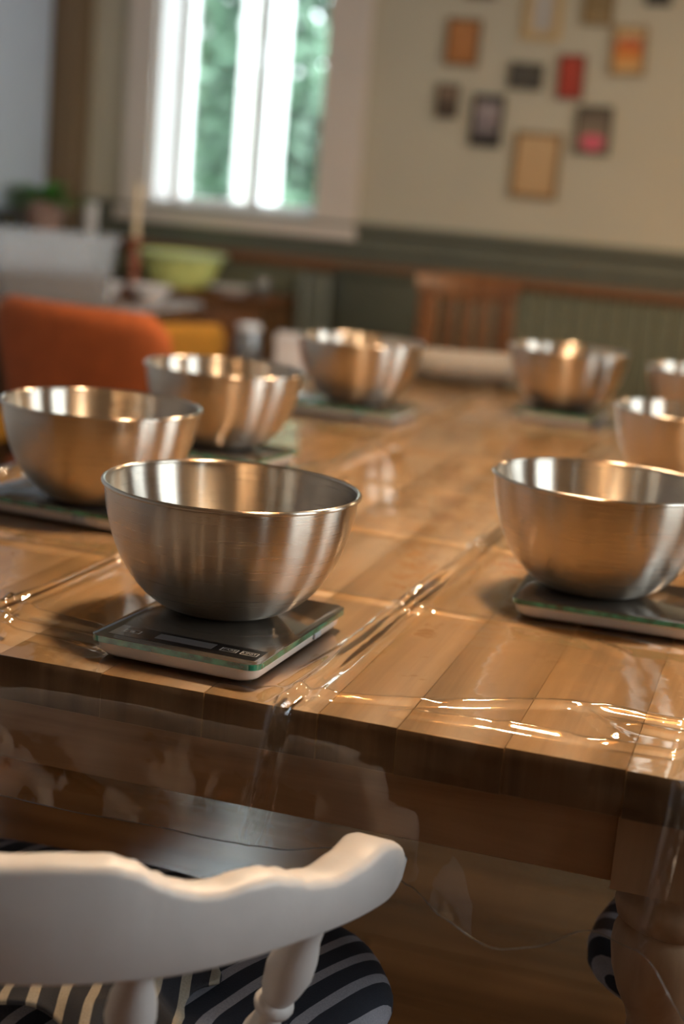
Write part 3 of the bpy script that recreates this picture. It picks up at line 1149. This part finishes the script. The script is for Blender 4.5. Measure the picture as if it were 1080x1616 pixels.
bx = tag(empty('storage_box', (-1.955, 3.30, .751), R(22)), 'translucent white plastic storage box with brown contents on the side table', 'storage box')
mb = MB()
ro = [rrect(.165, .11, .03, 5, z=0), rrect(.19, .135, .03, 5, z=.195), rrect(.203, .148, .03, 5, z=.197), rrect(.203, .148, .03, 5, z=.212), rrect(.188, .133, .03, 5, z=.212), rrect(.163, .108, .03, 5, z=.004)]
mb.rings(ro)
mb.build('tub', 'clear_box', bx, smooth=True)
MB().rings([rrect(.160, .105, .028, 5, z=.006), rrect(.170, .115, .028, 5, z=.085), rrect(.14, .09, .028, 5, z=.098)]).build('contents', 'grain', bx, smooth=True)

cs = tag(empty('candlestick', (-1.845, 3.66, .751)), 'turned red-brown wooden candlestick on the side table', 'candlestick')
MB().lathe([(.001, 0), (.048, 0), (.05, .008), (.03, .018), (.014, .03), (.012, .045), (.020, .06), (.012, .075), (.016, .10), (.022, .125), (.014, .15), (.012, .17), (.022, .185), (.024, .20), (.012, .202), (.012, .175), (.001, .175)], 28).build('stem', 'red_wood', cs, smooth=True)
cn = tag(MB().lathe([(.001, 0), (.0115, 0), (.0112, .20), (.008, .206), (.001, .207)], 20).build('candle', 'wax', smooth=True), 'tall ivory candle standing in the wooden candlestick', 'candle')
cn.location = (-1.845, 3.66, .751 + .1755)
MB().tube([(0, 0, .205), (.001, 0, .218)], .0012, 6).build('wick', 'black_metal', cn)
dish_prof = [(.001, .004), (.04, .0), (.042, .004), (.07, .022), (.075, .026), (.073, .028), (.066, .023), (.04, .007), (.001, .007)]
for i, (p, s, lab) in enumerate((((-1.90, 3.53, .751), 1.0, 'white china dish left of the candlestick on the side table'), ((-1.745, 3.58, .751), .95, 'white china dish right of the candlestick on the side table'))):
    d = MB().lathe([(r * s, z * 2.0) for r, z in dish_prof], 36).build('dish', 'china', smooth=True)
    d.location = p
    tag(d, lab, 'dish', 'white dishes on the side table')
bt = tag(empty('squeeze_bottle', (-2.17, 3.12, .751)), 'light blue plastic bottle at the left photo edge beside the storage box', 'bottle')
MB().lathe([(.001, 0), (.034, 0), (.037, .01), (.037, .11), (.030, .13), (.014, .145), (.014, .15), (.001, .15)], 28).build('bottle_body', 'blue', bt, smooth=True)
MB().lathe([(.001, .148), (.018, .148), (.018, .172), (.001, .174)], 20).build('cap', 'china', bt, smooth=True)

# ------------------------------------------------------------------ sideboard under the window with green bowl, plate
sb = tag(empty('sideboard', (-1.94, 4.36, 0)), 'low brown wooden sideboard under the window', 'sideboard')
MB().box((-.37, -.165, .06), (.37, .19, .725)).build('body', 'dark_wood', sb)
MB().box((-.385, -.185, .725), (.385, .205, .75)).build('top', 'chair_wood', sb, bevel=.005)
for i in range(3):
    dr = MB().box((-.36 + .242 * i, -.178, .10), (-.36 + .242 * i + .232, -.1655, .70)).build('cabinet_door', 'chair_wood', sb, bevel=.003)
    MB().lathe([(.001, 0), (.012, 0), (.014, .01), (.001, .016)], 14, (0, 0, 0)).build('knob', 'lamp_metal', dr).matrix_local = Matrix.Translation((-.36 + .242 * i + .205, -.178, .42)) @ Matrix.Rotation(R(90), 4, 'X')
for sx in (-1, 1):
    for sy in (-1, 1):
        MB().box((sx * .33 - .02, sy * .13 - .02 + .01, 0), (sx * .33 + .02, sy * .13 + .03, .06)).build('foot', 'dark_wood', sb)
gb = MB().lathe([(.001, .002), (.10, 0), (.108, .006), (.135, .06), (.158, .115), (.168, .122), (.170, .128), (.160, .130), (.150, .112), (.128, .062), (.10, .012), (.001, .010)], 48).build('plastic_bowl', 'lime', smooth=True)
gb.location = (-1.965, 4.355, .751)
MB().lathe([(.1695, .118), (.174, .121), (.174, .130), (.168, .133), (.163, .131)], 48, close=True).build('rim', 'lime_pale', gb, smooth=True)
tag(gb, 'lime green plastic bowl standing under the window', 'bowl')
pl = MB().lathe([(r * 1.25, z) for r, z in dish_prof], 40).build('plate', 'china', smooth=True)
pl.location = (-1.735, 4.29, .751)
tag(pl, 'white plate on the sideboard right of the green bowl', 'plate')
gl = MB().lathe([(.001, 0), (.024, 0), (.028, .01), (.034, .04), (.030, .065), (.026, .075), (.024, .075), (.028, .063), (.031, .04), (.025, .012), (.001, .006)], 28).build('small_glass', 'clear_glass', smooth=True)
gl.location = (-1.60, 4.27, .751)
tag(gl, 'small pale glass at the right end of the sideboard', 'glass')

# corner cabinet with plants
cc = tag(empty('corner_cabinet', (-2.40, 4.22, 0)), 'dark narrow cabinet in the room corner carrying potted plants', 'cabinet')
MB().box((-.20, -.16, 0), (.06, .16, .88)).build('body', 'dark_wood', cc)
MB().box((-.21, -.175, .88), (.066, .165, .905)).build('top', 'dark_wood', cc, bevel=.004)
MB().box((-.185, -.172, .05), (.05, -.1605, .85)).build('cabinet_door', 'chair_wood', cc, bevel=.003)


def plant(name, loc, pot_prof, pot_m, leaf_m, n, spread, length, seed, lab):
    rnd = random.Random(seed)
    root = tag(empty(name, loc), lab, 'plant')
    MB().lathe(pot_prof, 32).build('pot', pot_m, root, smooth=True)
    hz = max(z for r, z in pot_prof) - .012
    MB().lathe([(.001, hz - .01), (max(r for r, z in pot_prof) * .86, hz - .01), (.001, hz - .006)], 20).build('soil', 'bark', root)
    lf = MB()
    for i in range(n):
        a = rnd.uniform(0, 2 * PI)
        el = rnd.uniform(.3, 1.25)
        L_ = length * rnd.uniform(.6, 1.1)
        d = Vector((math.cos(a), math.sin(a), 0))
        sd = Vector((-d.y, d.x, 0))
        w = L_ * rnd.uniform(.14, .22)
        p = Vector((0, 0, hz)) + d * rnd.uniform(0, .03)
        prev_ = None
        st = []
        for k in range(6):
            t = k / 5
            c_ = p + d * (spread * L_ * (t * math.cos(el) + .35 * t * t)) + Vector((0, 0, L_ * (t * math.sin(el) - .45 * t * t)))
            ww = w * math.sin(PI * min(1, t * .92 + .08)) * .5
            st.append((c_ - sd * ww + Vector((0, 0, .15 * ww)), c_, c_ + sd * ww + Vector((0, 0, .15 * ww))))
        o_ = len(lf.v)
        for tr_ in st:
            lf.v += [tuple(q) for q in tr_]
        for k in range(5):
            b_ = o_ + k * 3
            lf.f += [(b_, b_ + 1, b_ + 4, b_ + 3), (b_ + 1, b_ + 2, b_ + 5, b_ + 4)]
    lo = lf.build('foliage', leaf_m, root, smooth=True)
    lo['kind'] = 'stuff'
    return root


pp = [(.001, 0), (.055, 0), (.060, .005), (.082, .105), (.090, .108), (.090, .125), (.080, .125), (.078, .10), (.001, .10)]
plant('potted_plant', (-2.480, 4.215, .906), pp, 'clay', 'leaf', 90, 1.0, .155, 11, 'leafy green plant in a mauve clay pot by the window')
plant('potted_plant', (-2.562, 4.085, .906), [(r * .62, z * .62) for r, z in pp], 'dark_pot', 'leaf_dark', 40, 1.0, .045, 12, 'dark leaved plant in a small dark pot in the corner')
can = tag(MB().lathe([(.001, 0), (.022, 0), (.024, .005), (.028, .13), (.026, .13), (.022, .01), (.001, .008)], 24).build('paper_cup', 'china', smooth=True), 'narrow white cup beside the clay plant pot', 'cup')
can.location = (-2.352, 4.352, .906)

# ------------------------------------------------------------------ small stool with jar and box
so = tag(empty('round_stool', (-1.19, 3.30, 0)), 'small round wooden stool left of the far bowls, carrying jar and white box', 'stool')
MB().lathe([(.001, .585), (.155, .585), (.165, .592), (.165, .610), (.158, .618), (.001, .618)], 40).build('seat', 'dark_wood', so, smooth=True)
for k in range(4):
    t = PI / 4 + k * PI / 2
    MB().tube([(.15 * math.cos(t), .15 * math.sin(t), 0), (.10 * math.cos(t), .10 * math.sin(t), .588)], [.013, .018], 12).build('leg', 'dark_wood', so, smooth=True)
jar = tag(empty('glass_jar', (-1.272, 3.25, .619)), 'ribbed clear glass jar on the stool beside the white box', 'jar')
jv = MB()
n_ = 48
rgs = []
for r, z in [(.001, 0), (.038, 0), (.042, .006), (.042, .085), (.034, .10), (.034, .118), (.031, .118), (.031, .10), (.039, .083), (.039, .009), (.001, .005)]:
    rgs.append([((r + (.0022 * math.cos(12 * 2 * PI * k / n_) if .006 <= z <= .085 and r > .04 else 0)) * math.cos(2 * PI * k / n_), (r + (.0022 * math.cos(12 * 2 * PI * k / n_) if .006 <= z <= .085 and r > .04 else 0)) * math.sin(2 * PI * k / n_), z) for k in range(n_)])
jv.rings(rgs, cap=False)
jv.build('jar_glass', 'clear_glass', jar, smooth=True)
MB().lathe([(.001, .112), (.036, .112), (.037, .116), (.037, .130), (.001, .133)], 30).build('lid', 'china', jar, smooth=True)
wb = tag(empty('white_box', (-1.135, 3.28, .619), R(14)), 'white cardboard box left of the far left bowl', 'box')
MB().box((-.052, -.06, 0), (.052, .06, .095)).build('carton', 'box_white', wb, bevel=.002)
MB().box((-.055, -.063, .080), (.055, .063, .112)).build('lid', 'box_white', wb, bevel=.003)

# ------------------------------------------------------------------ folded beige cloth on the far table end
fc = tag(empty('folded_cloth', (-.385, 2.335, TH + .010)), 'folded beige knitted cloth on the far end of the table between two bowls', 'cloth')
for i, (w, hy_, hz_, z) in enumerate(((.155, .060, .0325, 0),)):
    mb = MB()
    rg = []
    for k in range(61):
        t = -1 + 2 * k / 60
        e = max(.10, 1 - abs(t) ** 7) ** .5
        pr = []
        for q in range(20):
            a = 2 * PI * q / 20
            cy_, cz_ = math.cos(a), math.sin(a)
            pr.append((t * w + .006 * cz_, math.copysign(abs(cy_) ** .75, cy_) * hy_ * e + .005 * math.sin(t * 4 + i), z + hz_ + math.copysign(abs(cz_) ** .8, cz_) * hz_ * e * (1 + .05 * math.sin(t * 75)) + .002 * math.sin(t * 3 + 2 * i)))
        rg.append(pr)
    mb.rings(rg)
    mb.build('fold', 'linen', fc, smooth=True)
fc.rotation_euler = (0, 0, R(4))

# ------------------------------------------------------------------ wooden slat-back chair behind the table
wc = tag(empty('slat_back_chair', (-.745, 3.86, 0)), 'brown wooden chair with broad crest rail and slat back behind the far table end', 'chair')
mb = MB()
rg = []
for k in range(33):
    t = -1 + 2 * k / 32
    x_ = .172 * t
    y_ = .03 * (1 - t * t) + .0
    zt_ = .935 - .012 * t * t
    zb_ = .845 + .030 * t * t
    rg.append([(x_, y_ - .012, zb_), (x_, y_ - .014, zt_ - .01), (x_, y_ - .004, zt_), (x_, y_ + .010, zt_ - .008), (x_, y_ + .012, zb_)])
mb.rings(rg)
mb.build('crest_rail', 'chair_wood', wc, smooth=True)
for k in range(5):
    t = -.68 + .34 * k
    x_ = .172 * t
    y_ = .03 * (1 - t * t)
    MB().box((x_ - .019, y_ - .008, .455), (x_ + .019, y_ + .006, .865)).build('slat', 'chair_wood', wc, bevel=.003)
for s in (-1, 1):
    MB().tube([(s * .155, .055, 0), (s * .15, .02, .44), (s * .148, .002, .87)], [.014, .018, .014], 12).build('back_post', 'chair_wood', wc, smooth=True)
    MB().tube([(s * .175, -.37, 0), (s * .165, -.35, .43)], [.013, .019], 12).build('leg', 'chair_wood', wc, smooth=True)
MB().rings([rrect(.195, .20, .05, 6, 0, -.19, .43), rrect(.205, .21, .055, 6, 0, -.19, .44), rrect(.20, .205, .05, 6, 0, -.19, .455)]).build('seat', 'chair_wood', wc, smooth=True)

# ------------------------------------------------------------------ radiator and green bench against the back wall
rd = tag(empty('radiator', (-1.325, YB - .075, 0)), 'grey green ribbed radiator against the panelling right of the sideboard', 'radiator')
rib = None
for k in range(3):
    if rib is None:
        rib = MB().rings([rrect(.019, .038, .016, 4, z=.10), rrect(.021, .042, .018, 4, z=.13), rrect(.021, .042, .018, 4, z=.80), rrect(.019, .036, .016, 4, z=.84)]).build('rib', 'radiator', rd, smooth=True)
        o = rib
    else:
        o = rib.copy()
        COL.objects.link(o)
    o.location = (-.20 + .046 * k, 0, 0)
for z_ in (.14, .79):
    MB().tube([(-.222, 0, z_), (-.086, 0, z_)], .014, 12).build('pipe', 'radiator', rd, smooth=True)
for xx in (-.20, -.108):
    MB().box((xx - .012, -.02, 0), (xx + .012, .02, .10)).build('foot', 'radiator', rd)
bn = tag(empty('bench', (-1.19, 4.44, 0)), 'dark green painted bench with panel back behind the far left bowl', 'bench')
bk = MB().box((-.20, .055, .40), (.20, .085, .875)).build('backrest', 'sage_dark', bn, bevel=.006)
MB().box((-.205, .048, .850), (.205, .092, .880)).build('top_rail', 'sage_dark', bn, bevel=.006)
MB().box((-.20, -.30, .40), (.20, .054, .435)).build('seat', 'sage_dark', bn, bevel=.006)
for sx in (-1, 1):
    MB().box((sx * .18 - .02, -.28, 0), (sx * .18 + .02, .05, .40)).build('side_panel', 'sage_dark', bn, bevel=.004)

# ------------------------------------------------------------------ framed pictures on the back wall
FR = {
    'orange': (-1.012, 1.728, .125, .166, (.16, .085, .035), ((0, (.42, .17, .05)), (1, (.46, .20, .07))), .010, 'small framed plain orange print, leftmost of the upper pictures'),
    'dark': (-.766, 1.623, .124, .092, (.05, .045, .035), ((0, (.055, .050, .045)), (1, (.075, .07, .06))), .012, 'small dark grey landscape format picture amid the wall group'),
    'red': (-.602, 1.630, .096, .155, (.13, .025, .015), ((0, (.34, .022, .010)), (1, (.40, .035, .015))), .008, 'upright plain red picture in the wall group'),
    'sunset': (-.407, 1.732, .124, .171, (.26, .16, .07), ((0, (.62, .40, .17)), (.35, (.62, .24, .03)), (.62, (.60, .13, .02)), (.75, (.35, .05, .02)), (.82, (.62, .42, .20)), (1, (.62, .42, .2))), .014, 'framed picture with red and orange bands, rightmost in the group'),
    'small': (-1.049, 1.517, .082, .121, (.075, .055, .035), ((0, (.06, .035, .02)), (.5, (.10, .07, .05)), (.8, (.30, .20, .14)), (1, (.15, .1, .07))), .008, 'smallest dark brown framed photo at the lower left of the group'),
    'bw': (-.893, 1.457, .116, .186, (.022, .018, .016), ((0, (.02, .018, .02)), (.2, (.05, .04, .045)), (.3, (.30, .26, .28)), (.5, (.16, .13, .15)), (.62, (.36, .31, .33)), (.85, (.28, .24, .25)), (1, (.03, .025, .03))), .012, 'black framed grey and white photo left of the large tan frame'),
    'big': (-.695, 1.311, .173, .236, (.22, .125, .045), ((0, (.50, .33, .17)), (1, (.54, .37, .20))), .014, 'largest framed plain tan picture, lowest of the group'),
    'pink': (-.500, 1.450, .130, .171, (.06, .045, .028), ((0, (.16, .12, .09)), (.5, (.20, .15, .11)), (1, (.07, .055, .04))), .010, 'dark framed picture with a pink patch, right of the large tan frame'),
    'topw': (-.727, 1.854, .136, .209, (.50, .36, .18), ((0, (.42, .40, .38)), (1, (.46, .45, .44))), .030, 'pale gold framed grey picture cut by the top photo edge'),
    'topb': (-.531, 1.889, .108, .153, (.20, .125, .045), ((0, (.30, .21, .10)), (.5, (.20, .14, .06)), (1, (.34, .24, .12))), .010, 'olive brown framed picture at the top edge beside the red-orange one'),
    'topk': (-.325, 1.935, .089, .090, (.012, .010, .010), ((0, (.015, .012, .012)), (1, (.02, .018, .018))), .010, 'black picture at the top right, only its lower edge showing'),
    'tipr': (-.962, 1.945, .115, .120, (.10, .035, .022), ((0, (.10, .03, .02)), (1, (.12, .04, .02))), .010, 'dark red picture above the orange print, just touching the top edge'),
}
rnd = random.Random(2)
for k, (fx, fz, w, h, fcx, stops, bw_, lab) in FR.items():
    root = tag(empty('framed_picture', (fx, YB - .0005, fz)), lab, 'picture', 'framed pictures on the back wall')
    root.rotation_euler = (0, R(rnd.uniform(-1.2, 1.2)), 0)
    fm_ = mat('frame_' + k, fcx, .45, vary=.1)
    mb = MB()
    w2, h2 = w / 2, h / 2
    for a, b in (((-w2, -.018, -h2), (-w2 + bw_, 0, h2)), ((w2 - bw_, -.018, -h2), (w2, 0, h2)), ((-w2 + bw_, -.018, -h2), (w2 - bw_, 0, -h2 + bw_)), ((-w2 + bw_, -.018, h2 - bw_), (w2 - bw_, 0, h2))):
        mb.box(a, b)
    mb.build('frame', fm_, root)
    pc = MB().box((-w2 + bw_, -.010, -h2 + bw_), (w2 - bw_, -.004, h2 - bw_)).build('print', ramp_print('print_' + k, stops), root)
    if k == 'pink':
        ov = []
        for q in range(28):
            t = 2 * PI * q / 28
            ov.append((.044 * math.cos(t) * (1 + .1 * math.sin(3 * t)), .030 * math.sin(t)))
        M['pink'] = mat('pink_print', (.60, .10, .16), .5)
        MB().rings([[(x_, -.0102, -.043 + z_) for x_, z_ in ov], [(x_, -.0112, -.043 + z_) for x_, z_ in ov]]).build('pink_patch', 'pink', pc)

# ------------------------------------------------------------------ pendant lamps above the table


def make_pendant():
    root = empty('pendant_lamp')
    MB().tube([(0, 0, .30), (0, 0, ZC - 2.0)], .004, 8).build('cord', 'cord', root)
    MB().lathe([(.001, ZC - 2.0 - .025), (.05, ZC - 2.0 - .025), (.05, ZC - 2.0), (.001, ZC - 2.0)], 24).build('ceiling_rose', 'lamp_metal', root, smooth=True)
    MB().lathe([(.02, .30), (.03, .30), (.04, .27), (.09, .20), (.15, .08), (.16, .05), (.158, .05), (.147, .08), (.087, .198), (.037, .265), (.02, .27)], 40, close=True).build('lamp_shade', 'lamp_metal', root, smooth=True)
    MB().lathe([(.001, .26), (.016, .255), (.016, .215), (.030, .18), (.038, .145), (.034, .115), (.018, .095), (.001, .09)], 24).build('bulb', 'bulb', root, smooth=True)
    return root


def lamp_light(root, watts, z=.06):
    l = bpy.data.lights.new('lamp_light', 'POINT')
    l.energy = watts
    l.color = (1.0, 0.765, 0.51)
    l.shadow_soft_size = .08
    o = bpy.data.objects.new('lamp_light', l)
    COL.objects.link(o)
    o.parent = root
    o.location = (0, 0, z)


pd = make_pendant()
PP = [((.05, .35, 2.0), 'brass pendant lamp hanging above the near end of the table'), ((-.15, 1.75, 2.0), 'brass pendant lamp hanging above the far end of the table'), ((.9, 3.3, 2.05), 'brass pendant lamp hanging near the picture wall')]
for i, (p, lab) in enumerate(PP):
    q = pd if i == 0 else copy_tree(pd)
    q.location = p
    tag(q, lab, 'lamp', 'pendant lamps')
for q in [o for o in bpy.data.objects if o.name.startswith('pendant_lamp')]:
    lamp_light(q, LAMP_W if q.location.y < 3 else WALL_LAMP_W)

# ------------------------------------------------------------------ garden outside the window
gd = struct(MB().box((-14, YB + .31, -.5), (10, 22, -.3)).build('ground', 'lawn'))


hs = tag(empty('neighbour_house', (-5.35, 10.6, -.3)), 'pale white house wall beyond the garden at the left of the window', 'house')
MB().box((-1.6, 0, 0), (.75, 3.0, 5.0)).build('wall', 'white_sash', hs)
MB().rings([[(-1.8, -.3, 4.9), (.95, -.3, 4.9), (.95, 3.3, 4.9), (-1.8, 3.3, 4.9)], [(-1.8, 1.4, 6.2), (.95, 1.4, 6.2), (.95, 1.6, 6.2), (-1.8, 1.6, 6.2)]]).build('roof', 'bark', hs)
pst = tag(empty('mullion_bright_post', (-2.15, 5.62, -.3)), 'white post added outside to brighten the middle bar of the window', 'post')  # added post: sky-lit white stands in for the bright mullion
MB().box((-.085, -.085, .12), (.085, .085, 3.2)).build('shaft', 'white_sash', pst, bevel=.01)
MB().box((-.12, -.12, 0), (.12, .12, .12)).build('plinth', 'white_sash', pst, bevel=.01)


def tree(loc, crown, n, seed, lab, size=.16):
    rnd = random.Random(seed)
    root = tag(empty('garden_tree', loc), lab, 'tree', 'trees outside the window')
    MB().tube([(0, 0, 0), (.05, 0, crown[0][2] * .6), (0, .05, crown[0][2])], [.14, .11, .06], 12).build('trunk', 'bark', root, smooth=True)
    lf = MB()
    for i in range(n):
        cx, cy, cz, rx, rz = rnd.choice(crown)
        while True:
            p = Vector((rnd.uniform(-1, 1), rnd.uniform(-1, 1), rnd.uniform(-1, 1)))
            if .35 < p.length < 1:
                break
        c_ = Vector((cx + p.x * rx, cy + p.y * rx, cz + p.z * rz))
        a = Vector((rnd.gauss(0, 1), rnd.gauss(0, 1), rnd.gauss(0, 1))).normalized()
        b_ = a.orthogonal().normalized()
        s = size * rnd.uniform(.5, 1.2)
        lf.add([c_ - a * s, c_ + b_ * s * .45, c_ + a * s, c_ - b_ * s * .45], [(0, 1, 2, 3)])
    lo = lf.build('foliage', 'tree_leaf', root)
    lo['kind'] = 'stuff'
    return root


tree((-3.05, 8.2, -.3), [(-.05, 0, 2.3, .55, .9), (.2, .2, 1.4, .55, .6), (-.05, -.1, 3.2, .6, .7), (-.1, 0, 1.6, .4, .6)], 5200, 21, 'leafy green tree filling the left pane of the window', .10)
tree((-1.75, 10.2, -.3), [(0, 0, 2.4, .62, 1.0), (.1, 0, 1.5, .6, .6), (0, .2, 3.4, .7, .8)], 5200, 22, 'leafy green tree seen through the right pane of the window', .10)
